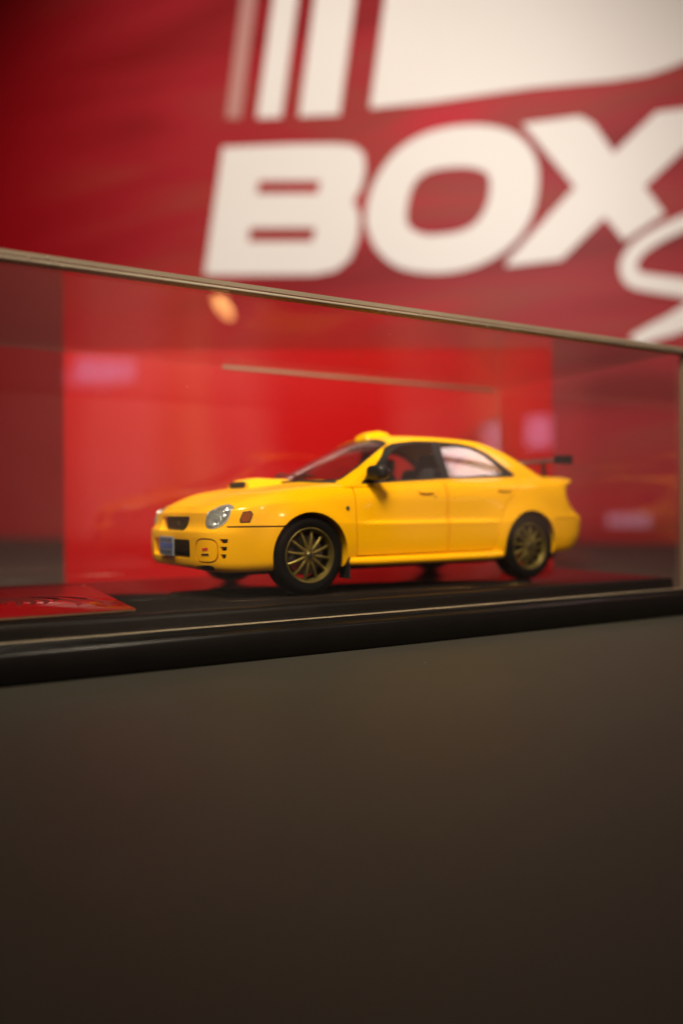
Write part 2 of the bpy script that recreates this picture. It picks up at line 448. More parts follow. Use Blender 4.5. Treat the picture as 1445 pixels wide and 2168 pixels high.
    def stroke(pts, wd):
        pts = [Vector(p) for p in curve(pts, 4, False)]; L, Rr = [], []
        for i, p in enumerate(pts):
            t = (pts[min(i + 1, len(pts) - 1)] - pts[max(0, i - 1)]).normalized(); q = Vector((-t.y, t.x))
            ww = wd[0] + (wd[1] - wd[0]) * i / (len(pts) - 1)
            L.append(tuple(p + q * ww / 2)); Rr.append(tuple(p - q * ww / 2))
        return L + Rr[::-1]
    pobj('script_letter', stroke(sA, (.42, .55)), .032, cream)
    pobj('script_letter', stroke(sB, (1.0, .35)), .028, cream)

def curve(p, sub, closed=True):
    out = []; n = len(p)
    for i in range(n if closed else n - 1):
        if closed: a, b, c, d = (Vector(p[(i + k) % n]) for k in (-1, 0, 1, 2))
        else: a, b, c, d = (Vector(p[max(0, min(n - 1, i + k))]) for k in (-1, 0, 1, 2))
        for k in range(sub):
            t = k / sub
            out.append(tuple(.5 * ((2 * b) + (c - a) * t + (2 * a - 5 * b + 4 * c - d) * t * t + (3 * b - a - 3 * c + d) * t**3)))
    if not closed: out.append(tuple(p[-1]))
    return out
poster()

# ------------------------------------------------------------------ the red carton behind the case
def carton():
    A = Vector((.71, -4.67, 0)); Bv = Vector((-4.955, -1.074, 0)); d = (Bv - A).normalized(); nb = Vector((d.y, -d.x, 0))
    if nb.y > 0: nb = -nb
    L = (Bv - A).length
    root = empty('red_carton', (A.x, A.y, -Z0))
    tag(root, 'bright red glossy carton standing upright behind the display case', 'box')
    m = mat('carton_red_print', (.33, .0012, .0025), .24, coat=.3, vary=.06, vscale=.3, bump=.1, bscale=1.5)
    mw = Matrix((d, nb, d.cross(nb))).transposed()
    sg = 1 if d.cross(nb).z > 0 else -1
    def P(me):
        for v in me.vertices: v.co = A + d * v.co.x + nb * v.co.y + Vector((0, 0, v.co.z))
        me.update(); bm = bmesh.new(); bm.from_mesh(me); bmesh.ops.recalc_face_normals(bm, faces=bm.faces); bm.to_mesh(me); bm.free(); return me
    link('carton_body', P(box(0, L, 0, 2.6, -Z0, 2.88, .02)), m, root)
    link('lid_flap', P(box(.02, L - .02, .01, 2.58, 2.884, 2.91, .01)), m, root)
carton()

# ------------------------------------------------------------------ the display case
a_ = -0.0628
EX = Vector((math.cos(a_), math.sin(a_), 0)); NY = Vector((-math.sin(a_), math.cos(a_), 0)); K = Vector((-3.8425, 1.612, 0)) - EX * .085
L_, D_, ZT, ZB, TH = 6.95, 2.897, 2.3165, -0.13, .075

def cb(l0, l1, n0, n1, z0, z1, bev=0):
    """box in case axes: l along the front from the right corner, n depth behind the front pane"""
    me = box(l0, l1, n0, n1, z0, z1, bev)
    for v in me.vertices: v.co = K + EX * v.co.x - NY * v.co.y + Vector((0, 0, v.co.z))
    me.flip_normals(); return me

def case():
    root = empty('display_case', tuple(K + EX * L_ / 2 - NY * D_ / 2 + Vector((0, 0, -Z0))))
    tag(root, 'clear acrylic display case on a stepped glossy black base around the car', 'display case')
    def pane(name, l0, l1, n0, n1, z0, z1, thin, cut='edge'):
        me = cb(l0, l1, n0, n1, z0, z1)
        o = link(name, me, [M['acrylic'], M[cut], M['clearcut']], root, angle=0)
        ax = {'n': NY, 'l': EX, 'z': Vector((0, 0, 1))}[thin]
        for p in o.data.polygons:
            p.use_smooth = False
            if abs(p.normal.dot(ax)) < .5: p.material_index = 1 if p.normal.dot(NY) > .5 or (name == 'front_pane') else 2
        return o
    TT, RM = .032, .024
    zj = ZT - TT - .008
    pane('front_pane', 0, L_, 0, TH, ZB + .02, zj - RM, 'n')
    link('frosted_rim', cb(.002, L_ - .002, .001, TH - .01, zj - RM + .001, zj), M['edge'], root, angle=0)
    link('glint_strip', cb(.002, L_ - .002, -.004, .010, -.116, -.106), M['glint'], root, angle=0)  # thin strip coloured as the bright glint line above the base lip
    link('lit_edge_strip', cb(.05, 3.85, D_ - .012, D_ + .002, ZT - TT - .032, ZT - TT - .004), M['edge'], root, angle=0)  # pale strip painting the lit stretch of the back pane's top edge
    link('glue_seam', cb(.004, L_ - .004, .006, TH - .012, zj + .0005, ZT - TT - .0005), M['seam'], root, angle=0)
    pane('back_pane', 0, L_, D_ - TH, D_, ZB + .02, ZT - TT - .003, 'n', 'clearcut')
    pane('side_pane', 0, TH, TH + .003, D_ - TH - .003, ZB + .02, ZT - TT - .003, 'l', 'clearcut')
    pane('side_pane', L_ - TH, L_, TH + .003, D_ - TH - .003, ZB + .02, ZT - TT - .003, 'l', 'clearcut')
    pane('top_pane', 0, L_, 0, D_, ZT - TT, ZT, 'z')
    # moulded base: the profile runs outwards and down, swept round four sides
    prof = [(.16, -.001), (.115, -.004), (.10, -.018), (.094, -.045), (.092, -.128), (-.012, -.130), (-.016, -.112), (-.030, -.102), (-.050, -.106),
            (-.060, -.122), (-.075, -.136), (-.100, -.142), (-.118, -.152), (-.125, -.172), (-.125, -.325), (-.112, -.350), (-.09, -.354)]
    vs, fs = [], []; n = len(prof)
    for (sx, sy) in ((0, 0), (1, 0), (1, 1), (0, 1)):
        for i, (d, z) in enumerate(prof):
            l = d if sx == 0 else L_ - d; q = d if sy == 0 else D_ - d
            vs.append(K + EX * l - NY * q + Vector((0, 0, z)))
    for c in range(4):
        c2 = (c + 1) % 4
        for k in range(n - 1): fs.append((c * n + k, c2 * n + k, c2 * n + k + 1, c * n + k + 1))
    fs.append((n - 1, 2 * n - 1, 3 * n - 1, 4 * n - 1))
    link('base_moulding', raw('b', vs, fs), M['base'], root, angle=50)
    link('base_floor', cb(.155, L_ - .155, .155, D_ - .155, -.10, 0), M['floor'], root, angle=0)
    # tiny burrs and dust on the top edge
    r = random.Random(2); vs, fs = [], []
    for i in range(34):
        l = r.uniform(.3, L_ - .3); z = ZT - r.uniform(0, TH); s = r.uniform(.003, .008)
        p = K + EX * l + NY * .002 + Vector((0, 0, z)); k = len(vs)
        vs += [p - EX * s, p + EX * s, p + Vector((0, 0, s)), p + NY * s * .6]; fs += [(k, k + 1, k + 3), (k + 1, k + 2, k + 3), (k + 2, k, k + 3), (k, k + 2, k + 1)]
    for i in range(40):
        l = r.uniform(.3, L_ - .3); z = r.uniform(-.05, ZT - .2); s = r.uniform(.0015, .004)
        p = K + EX * l + NY * .002 + Vector((0, 0, z)); k = len(vs)
        vs += [p - EX * s, p + EX * s, p + Vector((0, 0, s)), p + NY * s * .6]; fs += [(k, k + 1, k + 3), (k + 1, k + 2, k + 3), (k + 2, k, k + 3), (k, k + 2, k + 1)]
    d = link('dust', raw('d', vs, fs), mat('dust_white', (.6, .55, .48), .8), root, angle=0); d['kind'] = 'stuff'
case()

def card():
    root = empty('red_card', (2.3, .2, .0))
    tag(root, 'small red printed card lying on the case floor at the left of the car', 'card')
    m = mat('card_red_gloss', (.26, .003, .005), .12, coat=.3, vary=.1, vscale=1)
    poly = [(1.516, 1.055), (3.05, .955), (2.93, -.98), (1.36, -.88)]
    link('card_face', prism(poly, 'z', .024, .026), m, root, angle=0)
    link('card_core', prism(inset(poly, .002), 'z', .0035, .0235), mat('card_edge_brown', (.20, .10, .05), .8, vary=.4, vscale=8), root, angle=0)
    # dark line artwork printed on the card
    ink = mat('card_dark_print', (.10, .012, .010), .3)
    vs, fs = [], []
    r = random.Random(7)
    for i in range(9):
        x0, y0 = 2.55 - i * .09, -.35 + i * .03 + r.uniform(-.05, .05); k = len(vs); L2 = r.uniform(.5, .9)
        for j in range(9):
            t = j / 8; x = x0 - .25 * math.sin(t * 2.2); y = y0 + L2 * t; ww = .012 + .02 * math.sin(t * math.pi)
            vs += [(x - ww, y, .0272), (x + ww, y, .0272)]
            if j: fs.append((k + 2 * j - 2, k + 2 * j - 1, k + 2 * j + 1, k + 2 * j))
    p = link('printed_artwork', raw('i', vs, fs), ink, root, angle=0); p['kind'] = 'stuff'
card()

# ------------------------------------------------------------------ the model car (x forward, front axle at 0, y to its left)
XT = [-3.52, -3.49, -3.40, -3.25, -2.95, -2.53, -2.10, -1.50, -0.90, -0.45, 0.00, 0.35, 0.56, 0.71, 0.80, 0.85, 0.88]
WT = [0.48, 0.60, 0.715, 0.785, 0.835, 0.858, 0.852, 0.842, 0.842, 0.848, 0.862, 0.852, 0.826, 0.765, 0.685, 0.59, 0.43]
ZBT = [.34, .31, .28, .26, .24, .23, .225, .22, .22, .22, .215, .21, .205, .205, .22, .235, .25]
ZST = [1.02, 1.02, 1.02, 1.012, .99, .975, .965, .955, .93, .905, .872, .825, .775, .735, .70, .675, .65]
ZTT = [1.03, 1.045, 1.052, 1.06, 1.062, 1.05, 1.0, 1.0, 1.0, .985, .935, .885, .848, .805, .77, .742, .70]

def body_section(x):
    Wd, zb, zs, zt = (interp(XT, T, x) for T in (WT, ZBT, ZST, ZTT))
    roll = .045 + .10 * sstep(.0, .75, x) + .03 * sstep(-2.9, -3.4, x)
    # wheel-arch flares
    def fl(z):
        f = 0
        for cx in (0, -2.525):
            d = math.hypot(x - cx, z - .33); f = max(f, .016 * (1 - sstep(.36, .50, d)))
        return f
    rr = .035 * sstep(-3.1, -3.4, x)
    cx = sstep(-.45, -.70, x) * sstep(-2.2, -1.9, x)          # crease runs along the doors only
    p = [(0, zb), (.55 * Wd, zb), (Wd - .13, zb), (Wd - .05, zb + .012), (Wd - .022, zb + .05), (Wd - .010, zb + .10),
         (Wd, .42), (Wd + .006, .53), (Wd + .008, .585), (Wd + .006 - .018 * cx, .606), (Wd - .003 - .012 * cx - rr * .5, .68),
         (Wd - .018 - rr, .5 * (.68 + zs)), (max(Wd - .045, .92 * Wd) + rr * .6, zs - .045), (max(Wd - .075 - roll * .25, .84 * Wd), zs - .004), (max(Wd - .12 - roll, .72 * Wd), zs + (zt - zs) * .30 + .008),
         (.60 * Wd, zs + (zt - zs) * .66), (.34 * Wd, zs + (zt - zs) * .93), (.15 * Wd, zt - .002), (0, zt)]
    q = []
    n = len(p)
    for i in range(n - 1):
        a, b, c, d = p[max(0, i - 1)], p[i], p[i + 1], p[min(n - 1, i + 2)]
        sub = 4
        for k in range(sub):
            t = k / sub
            # damped Catmull-Rom
            t0 = ((c[0] - a[0]) * .42, (c[1] - a[1]) * .42); t1 = ((d[0] - b[0]) * .42, (d[1] - b[1]) * .42)
            h = (2 * t**3 - 3 * t**2 + 1, t**3 - 2 * t**2 + t, -2 * t**3 + 3 * t**2, t**3 - t**2)
            q.append((h[0] * b[0] + h[1] * t0[0] + h[2] * c[0] + h[3] * t1[0], h[0] * b[1] + h[1] * t0[1] + h[2] * c[1] + h[3] * t1[1]))
    q.append(p[-1])
    return [(y + (fl(z) if z > .2 and y > .5 * Wd else 0), z) for y, z in q]

NOSE = ([.20, .25, .30, .50, .535, .56, .60, .66, .72, .76, .82], [.035, .006, 0, 0, .006, .030, .045, .052, .060, .072, .10])
TAIL = ([.22, .30, .40, .56, .62, .66, .76, .88, .94, .985, 1.02, 1.06], [.12, .06, .02, 0, .005, .06, .125, .18, .175, .10, .065, .075])

def warp(x, y, z):
    if x > .45:
        k = sstep(.45, .86, x); x -= k * interp(NOSE[0], NOSE[1], z)
    if x < -3.0:
        k = sstep(-3.0, -3.45, x); x += k * interp(TAIL[0], TAIL[1], z)
    # bonnet bulge and scoop rise
    if -.45 < x < .8 and z > .6 and abs(y) < .62:
        crest = math.exp(-((abs(y) - .40) / .10) ** 2)
        z += .006 * crest * sstep(.8, .3, x)
    return x, y, z

def lower_body():
    xs = []
    for i in range(len(XT) - 1):
        n = max(2, int(round((XT[i + 1] - XT[i]) / .045)))
        for k in range(n): xs.append(XT[i] + (XT[i + 1] - XT[i]) * k / n)
    xs.append(XT[-1])
    rings = []
    for x in xs:
        h = body_section(x)
        ring = [(y, z) for y, z in h] + [(-y, z) for y, z in h[::-1][1:-1]]
        rings.append([warp(x, y, z) for y, z in ring])
    vs, fs = [], []; n = len(rings[0])
    for r_ in rings: vs += r_
    for i in range(len(rings) - 1):
        for k in range(n):
            k2 = (k + 1) % n; fs.append((i * n + k, i * n + k2, (i + 1) * n + k2, (i + 1) * n + k))
    # end caps: strips from the left half of the end ring across to the right half, slightly domed
    half = n // 2; COL = 14
    for i0, sg in ((0, -1), (len(rings) - 1, 1)):
        rows = []
        for k in range(half + 1):
            a = i0 * n + k
            if k == 0 or k == half: rows.append([a] * (COL + 1)); continue
            b = i0 * n + (n - k); row = [a]; pa, pb = rings[i0][k], rings[i0][n - k]
            edge = sstep(0, .45, min(k, half - k) / half)
            for c in range(1, COL):
                t = c / COL; u = 2 * t - 1
                vs.append((pa[0] + sg * .02 * (1 - u * u) * edge, pa[1] + (pb[1] - pa[1]) * t, pa[2])); row.append(len(vs) - 1)
            row.append(b); rows.append(row)
        for k in range(half):
            for c in range(COL):
                f = tuple(dict.fromkeys((rows[k][c], rows[k][c + 1], rows[k + 1][c + 1], rows[k + 1][c])))
                if len(f) >= 3: fs.append(f)
    return raw('lb', vs, fs)

def smin(a, b, k):
    h = max(0, min(1, .5 + .5 * (b - a) / k)); return b * (1 - h) + a * h - k * h * (1 - h)

def cabin(off):
    """greenhouse as a height field, shrunk by off on every side"""
    xs = [-.02 - 3.06 * i / 110 for i in range(111)]
    N = 56
    def yb(x): return interp([-3.2, -2.9, -2.5, -2.0, -1.5, -1.0, -.5, 0], [.66, .70, .735, .755, .762, .765, .765, .755], x) - off
    def z_at(x, y):
        ws = .955 + (-.10 - .36 * (y / .74) ** 2 - x) * .475 - .03 * max(0, (-x - .6)) ** 2 - off * 1.1
        rf = 1.432 - .055 * (y / .6) ** 2 - .06 * (x + 1.55) ** 2 - off
        bl = 1.055 + (x + 3.02 - .22 * (y / .7) ** 2) * .50 - off * 1.12
        if x < -2.5: bl += .03 * (x + 2.5) ** 2
        t = smin(smin(ws, rf, .075), bl, .14)
        yy = yb(x)
        sd = .935 + (yy - abs(y)) / (.40 + .10 * sstep(.1, .5, 1.0))  * 1.0
        sd = .935 + (yy - abs(y)) * 2.35
        return smin(t, sd, .055)
    BZ = .80
    vs, fs = [], []
    for x in xs:
        for j in range(-N, N + 1):
            s = j / N; y = (1 if s >= 0 else -1) * yb(x) * (1 - (1 - abs(s)) ** 1.7) * 1.03
            vs.append((x, y, max(BZ, z_at(x, y))))
    m_ = 2 * N + 1
    for i in range(len(xs) - 1):
        for j in range(m_ - 1): fs.append((i * m_ + j, i * m_ + j + 1, (i + 1) * m_ + j + 1, (i + 1) * m_ + j))
    nb = len(vs)
    vs += [(v[0], v[1], BZ - .02) for v in vs[:nb]]
    for i in range(len(xs) - 1):
        for j in range(m_ - 1): fs.append((nb + i * m_ + j, nb + (i + 1) * m_ + j, nb + (i + 1) * m_ + j + 1, nb + i * m_ + j + 1))
    bd = [j for j in range(m_)] + [i * m_ + m_ - 1 for i in range(1, len(xs))] + [(len(xs) - 1) * m_ + j for j in range(m_ - 2, -1, -1)] + [i * m_ for i in range(len(xs) - 2, 0, -1)]
    for k in range(len(bd)):
        a, b = bd[k], bd[(k + 1) % len(bd)]; fs.append((a, b, nb + b, nb + a))
    return raw('cab', vs, fs)

def spoke_wheel(parent, cx, side, front):
    """one wheel; side = +1 left, -1 right"""
    R0, cz, hw = .33, .33, .115
    yo = side * .845                                     # outer face of the tyre
    # tyre
    prof = [(.228, -.012), (.236, .0), (.262, .006), (.292, .003), (.314, -.010), (.326, -.028), (.330, -.045), (.330, -.085), (.3255, -.088), (.3255, -.094),
            (.330, -.097), (.330, -.125), (.3255, -.128), (.3255, -.134), (.330, -.137), (.330, -.17), (.322, -.195), (.29, -.212), (.236, -.205), (.228, -.195)]
    wh = link('wheel', lathe([(r, t) for r, t in prof + [prof[0]]], (cx, yo, cz), sgn=side, seg=64), M['rubber'], parent)
    # rim barrel with lip
    rp = [(.231, -.200), (.205, -.19), (.196, -.10), (.198, -.05), (.208, -.022), (.214, -.014), (.216, -.004), (.224, .000), (.231, -.004), (.231, -.012)]
    link('rim', lathe(rp[3:], (cx, yo, cz), sgn=side, seg=64), M['gold'], wh)
    link('rim_barrel', lathe(rp[:4], (cx, yo, cz), sgn=side, seg=64), M['barrel'], wh)
    # ten slim spokes
    parts = []
    for k in range(12):
        a = 2 * math.pi * k / 12 + R(9)
        sp = []
        for (r_, wdt, yy, dp) in ((.050, .018, -.012, .04), (.10, .0135, -.010, .036), (.155, .0105, -.014, .03), (.200, .0125, -.030, .03)):
            for sw, dy in ((-1, -dp), (-1, -.006), (-.4, 0), (.4, 0), (1, -.006), (1, -dp)):
                u, v = r_, sw * wdt
                sp.append((cx + u * math.cos(a) - v * math.sin(a), yo + side * (yy + dy), cz + u * math.sin(a) + v * math.cos(a)))
        fs = []
        for i in range(3):
            for j in range(6): fs.append((i * 6 + j, i * 6 + (j + 1) % 6, (i + 1) * 6 + (j + 1) % 6, (i + 1) * 6 + j))
        fs += [(0, 1, 2, 3, 4, 5), (18, 19, 20, 21, 22, 23)]
        link('spoke', raw('s', sp, fs), M['gold'], wh, angle=40)
    link('hub', lathe([(0, -.006), (.028, -.006), (.032, -.010), (.040, -.012), (.062, -.014), (.068, -.022), (.068, -.06), (0, -.06)], (cx, yo, cz), sgn=side, seg=32), M['gold'], wh)
    link('centre_cap', lathe([(0, .001), (.018, .0), (.022, -.004), (.022, -.01)], (cx, yo, cz), sgn=side, seg=20), M['black'], wh)
    for k in range(5):
        a = 2 * math.pi * k / 5 + R(20)
        link('lug_nut', lathe([(0, -.003), (.007, -.003), (.008, -.006), (.008, -.018)], (cx + .046 * math.cos(a), yo, cz + .046 * math.sin(a)), sgn=side, seg=8), M['disc'], wh)
    link('brake_disc', lathe([(.02, -.085), (.165, -.085), (.168, -.09), (.165, -.10), (.02, -.10)], (cx, yo, cz), sgn=side, seg=40), M['disc'], wh)
    # caliper: a curved block hugging the disc
    vs, fs = [], []
    a0 = R(-42)
    for i in range(9):
        a = a0 + R(-22 + 5.5 * i)
        for r_, t in ((.095, -.055), (.175, -.055), (.180, -.062), (.18, -.12), (.095, -.12)):
            vs.append((cx + r_ * math.cos(a) * -1 * -1, yo + side * t, cz + r_ * math.sin(a)))
    for i in range(8):
        for j in range(5): fs.append((i * 5 + j, i * 5 + (j + 1) % 5, (i + 1) * 5 + (j + 1) % 5, (i + 1) * 5 + j))
    fs += [(0, 1, 2, 3, 4), (40, 41, 42, 43, 44)]
    link('brake_caliper', raw('c', vs, fs), M['caliper'], wh)
    return wh

def ellipsoid(c, ax, rad, seg=40, rings=20):
    """ax: three unit axes; rad: three radii"""
    vs, fs = [], []
    for i in range(1, rings):
        t = math.pi * i / rings
        for k in range(seg):
            a = 2 * math.pi * k / seg
            l = (math.cos(t), math.sin(t) * math.cos(a), math.sin(t) * math.sin(a))
            vs.append(Vector(c) + sum((ax[j] * l[j] * rad[j] for j in range(3)), Vector()))
    for i in range(rings - 2):
        for k in range(seg): fs.append((i * seg + k, i * seg + (k + 1) % seg, (i + 1) * seg + (k + 1) % seg, (i + 1) * seg + k))
    vs.append(Vector(c) + ax[0] * rad[0]); vs.append(Vector(c) - ax[0] * rad[0]); n = len(vs)
    for k in range(seg):
        fs.append((n - 2, k, (k + 1) % seg)); fs.append((n - 1, (rings - 2) * seg + (k + 1) % seg, (rings - 2) * seg + k))
    return raw('e', vs, fs)

def superbox(c, ax, rad, e=.62):
    me = ellipsoid((0, 0, 0), (Vector((1, 0, 0)), Vector((0, 1, 0)), Vector((0, 0, 1))), (1, 1, 1), 36, 20)
    for v in me.vertices:
        l = [math.copysign(abs(q) ** e, q) for q in v.co]
        v.co = Vector(c) + sum((ax[j] * l[j] * rad[j] for j in range(3)), Vector())
    me.update(); return me

def half_frame(nrm, roll):
    """axes: normal, long axis, short axis; roll turns the long axis out of the horizontal"""
    n = Vector(nrm).normalized(); h = Vector((0, 0, 1)).cross(n).normalized(); v = n.cross(h)
    return n, (h * math.cos(roll) + v * math.sin(roll)), (v * math.cos(roll) - h * math.sin(roll))

def mir(v): return Vector((v[0], -v[1], v[2]))

def oriented(poly, c, nrm, roll, d0, d1):
    """outline in the plane at c facing nrm, extruded from d0 to d1 along it"""
    n, h, v = half_frame(nrm, roll); k = len(poly)
    vs = [Vector(c) + h * p[0] + v * p[1] + n * d for d in (d0, d1) for p in poly]
    fs = [tuple(range(k)), tuple(range(2 * k - 1, k - 1, -1))] + [(i, (i + 1) % k, k + (i + 1) % k, k + i) for i in range(k)]
    return raw('o', vs, fs)

def oval(a, b, n=32, e=1.0):
    return [(a * math.copysign(abs(math.cos(t)) ** e, math.cos(t)), b * math.copysign(abs(math.sin(t)) ** e, math.sin(t))) for t in (2 * math.pi * k / n for k in range(n))]

def mirror_if(s, me): return me if s == 1 else mirror(me)

def hug(me, BV, d):
    """pull whatever stands further than d out of the bodywork back to it"""
    for v in me.vertices:
        p, n, _, _ = BV.find_nearest(v.co)
        h = (v.co - p).dot(n)
        if h > d: v.co = v.co - n * (h - d)
    me.update(); return me

def main_piece(me, frac=.05):
    bm = bmesh.new(); bm.from_mesh(me); seen = set(); isl = []
    bm.verts.ensure_lookup_table()
    for v in bm.verts:
        if v.index in seen: continue
        st = [v]; seen.add(v.index); cur = []
        while st:
            u = st.pop(); cur.append(u)
            for e in u.link_edges:
                o = e.other_vert(u)
                if o.index not in seen: seen.add(o.index); st.append(o)
        isl.append(cur)
    big = max(len(c) for c in isl)
    bmesh.ops.delete(bm, geom=[v for c in isl if len(c) < big for v in c], context='VERTS')
    bm.to_mesh(me); bm.free(); return me

def build_car():
    root = empty('model_car', (-1.26, 0, 0))
    tag(root, 'yellow rally sedan scale model with gold wheels inside the clear display case', 'model car')
    LB = lower_body()
    # ---- cut-outs in the solid lower body
    cabin_hole = box(-2.72, -.42, -.70, .70, .34, 1.2)
    cuts = [cabin_hole]
    for cx in (0, -2.525):
        for s in (1, -1):
            cuts.append(lathe([(0, 0), (.352, 0), (.352, .60), (0, .60)], (cx, s * .48, .335), sgn=s, seg=56))
    grille = rounded([(-.30, .535), (-.33, .655), (.33, .655), (.30, .535)], .03)
    cuts.append(prism(grille, 'x', .68, 1.1))
    intake = rounded([(-.43, .315), (-.43, .468), (.43, .468), (.43, .315)], .03)
    cuts.append(prism(intake, 'x', .74, 1.1))
    # headlamps
    HN = Vector((.71, .59, .38)).normalized()
    hn, hh, hv = half_frame(HN, R(46))
    BV = BVHTree.FromPolygons([v.co[:] for v in LB.vertices], [tuple(p.vertices) for p in LB.polygons])
    HC = BV.ray_cast(Vector((.66, .612, .622)) + HN, -HN)[0] - HN * .044
    for s in (1, -1):
        ax = (hn, hh, hv) if s == 1 else (mir(hn), mir(hh), mir(hv))
        c = HC if s == 1 else mir(HC)
        cuts.append(ellipsoid(c, ax, (.11, .134, .099)))
    # fog-lamp covers (ring groove), corner slots, lower slots
    FC, FN = Vector((.785, .605, .387)), Vector((.87, .45, 0))
    fogpoly = oval(.118, .098, 36, .62)
    for s in (1, -1):
        def mm(me): return me if s == 1 else mirror(me)
        cuts.append(mm(oriented(fogpoly, FC, FN, 0, -.06, .2)))
        for k in range(3):
            w_ = .035 - .006 * k
            tri = [(-w_, .018), (w_, .018), (w_ * .8, -.012), (-w_ * .3, -.018)]
            cuts.append(mm(oriented(tri, (.72, .745 - .004 * k, .462 - .060 * k), (.62, .78, 0), 0, -.07, .1)))
        cuts.append(mm(oriented(oval(.10, .024, 24, .6), (.78, .570, .245), (.90, .42, 0), R(3), -.06, .2)))
    # seams: bumper top lines
    for s in (1, -1):
        cuts.append(mirror_if(s, box(.20, .70, .60, 1.0, .568, .580)))
        cuts.append(mirror_if(s, box(-3.30, -2.86, .62, 1.0, .600, .610)))
    # bonnet shut lines, boot lid lines
    hood = [(.86, -.66), (.86, .66), (.55, .66), (-.36, .64), (-.36, -.64), (.55, -.66)]
    body = LB.copy()
    for c_ in cuts[5:] + cuts[:5]: body = carve(body, c_)
    # ---- doors
    fd = [(-.452, .300), (-.440, .62), (-.452, .93), (-.50, 1.02), (-1.47, 1.02), (-1.474, .985), (-1.459, .300)]
    rd = [(-1.474, .300), (-1.489, .985), (-1.49, 1.06), (-2.44, 1.06), (-2.40, .90), (-2.22, .77), (-2.13, .62), (-2.10, .48), (-2.02, .300)]
    doorcut = []
    for s in (1, -1):
        for d in (fd, rd):
            ring = boolean(prism(d, 'y', s * .60, s * 1.1), prism(inset(d, .011), 'y', s * .56, s * 1.2), 'DIFFERENCE')
            doorcut.append((ring, boolean(body, prism(inset(d, .011), 'y', s * .60, s * 1.1), 'INTERSECT'), s, d))
    doors = []
    for ring, dm, s, d in doorcut:
        body = carve(body, prism(d, 'y', s * .60, s * 1.1))
        o = link('door', dm, M['yellow'], root); doors.append((o, s, d is fd))
    # dark backing just behind the shut lines
    # bonnet split from the body
    hp = rounded([(.50, -.60), (.72, -.50), (.80, -.30), (.80, .30), (.72, .50), (.50, .60), (-.36, .655), (-.36, -.655)], .06)
    hoodm = boolean(body, prism(inset(hp, .004), 'z', .69, 1.2), 'INTERSECT')
    body = carve(body, prism(hp, 'z', .69, 1.2))
    # front bumper below the gap line
    fbp = prism([(.16, .10), (.16, .573), (.56, .573), (.72, .60), (.78, .527), (1.2, .527), (1.2, .10)], 'y', -1.2, 1.2)
    bump_f = boolean(body, fbp, 'INTERSECT'); body = carve(body, fbp)
    rbp = prism([(-2.72, .10), (-2.72, .603), (-3.8, .603), (-3.8, .10)], 'y', -1.2, 1.2)
    bump_r = boolean(body, rbp, 'INTERSECT'); body = carve(body, rbp)
    link('body_shell', body, M['yellow'], root)
    hd = link('hood', main_piece(hoodm), M['yellow'], root)
    link('front_bumper', main_piece(bump_f), M['yellow'], root); link('rear_bumper', main_piece(bump_r), M['yellow'], root)
    # side skirts
    for s in (1, -1):
        sk = tube([(-.37, s * .835, .262), (-.6, s * .842, .258), (-1.3, s * .842, .255), (-2.0, s * .845, .258), (-2.13, s * .845, .264)], [.034, .040, .040, .040, .036], 14)
        link('side_skirt', sk, M['yellow'], root)
    # dark inner tub, so that gaps and arches read black
    link('chassis', box(-3.3, .40, -.46, .46, .16, .34, .02), M['gap'], root)
    for s in (1, -1):
        link('inner_panel', box(-2.16, -.37, s * .60 if s > 0 else -.64, .64 if s > 0 else -.60, .26, .96), M['gap'], root)
    # ---- greenhouse
    G0, G3, G05, G2, G1, G15 = cabin(0), cabin(.032), cabin(.005), cabin(.026), cabin(.010), cabin(.016)
    side_out = rounded([(-.545, .925), (-.79, 1.128), (-.965, 1.275), (-1.06, 1.318), (-1.27, 1.345), (-1.52, 1.352), (-1.80, 1.346), (-2.00, 1.318), (-2.17, 1.255), (-2.47, 1.048), (-2.44, 1.022), (-1.50, .985)], .03)
    fin = rounded([(-.80, .960), (-.90, 1.150), (-.99, 1.235), (-1.08, 1.285), (-1.30, 1.318), (-1.475, 1.325), (-1.485, .998)], .02)
    rin = rounded([(-1.585, 1.003), (-1.575, 1.326), (-1.79, 1.318), (-1.975, 1.292), (-2.13, 1.232), (-2.365, 1.052)], .02)
    ws_out = rounded([(-.10, -.30), (-.10, .30), (-.24, .50), (-.40, .668), (-.62, .625), (-1.045, .490), (-1.075, .30), (-1.085, 0), (-1.075, -.30), (-1.045, -.490), (-.62, -.625), (-.40, -.668), (-.24, -.50)], .03)
    bl_out = rounded([(-2.35, -.44), (-2.33, 0), (-2.35, .44), (-2.78, .56), (-2.90, .40), (-2.93, 0), (-2.90, -.40), (-2.78, -.56)], .04)
    roof = boolean(G0, G3, 'DIFFERENCE')
    top_cut = lambda poly: prism(poly, 'z', .955, 1.6)
    for s in (1, -1): roof = boolean(roof, prism(side_out, 'y', s * .42, s * 1.0), 'DIFFERENCE')
    roof = boolean(roof, top_cut(ws_out), 'DIFFERENCE'); roof = boolean(roof, top_cut(bl_out), 'DIFFERENCE')
    roof = boolean(roof, box(-3.2, .2, -1, 1, .7, .90), 'DIFFERENCE')
    rf = link('roof', roof, M['yellow'], root)
    frame_shell = boolean(G05, G2, 'DIFFERENCE'); glass_shell = boolean(G1, G15, 'DIFFERENCE')
    grow = lambda p: inset(p, -.006)
    for s in (1, -1):
        fr = boolean(frame_shell, prism(grow(side_out), 'y', s * .42, s * 1.0), 'INTERSECT')
        fr = boolean(fr, join(prism(fin, 'y', s * .40, s * 1.1), prism(rin, 'y', s * .40, s * 1.1)), 'DIFFERENCE')
        f_ = link('window_frame', fr, M['black'], root)
        for q in (fin, rin):
            gl = boolean(glass_shell, prism(grow(q), 'y', s * .42, s * 1.0), 'INTERSECT')
            link('window_pane', gl, M['carglass'], f_)
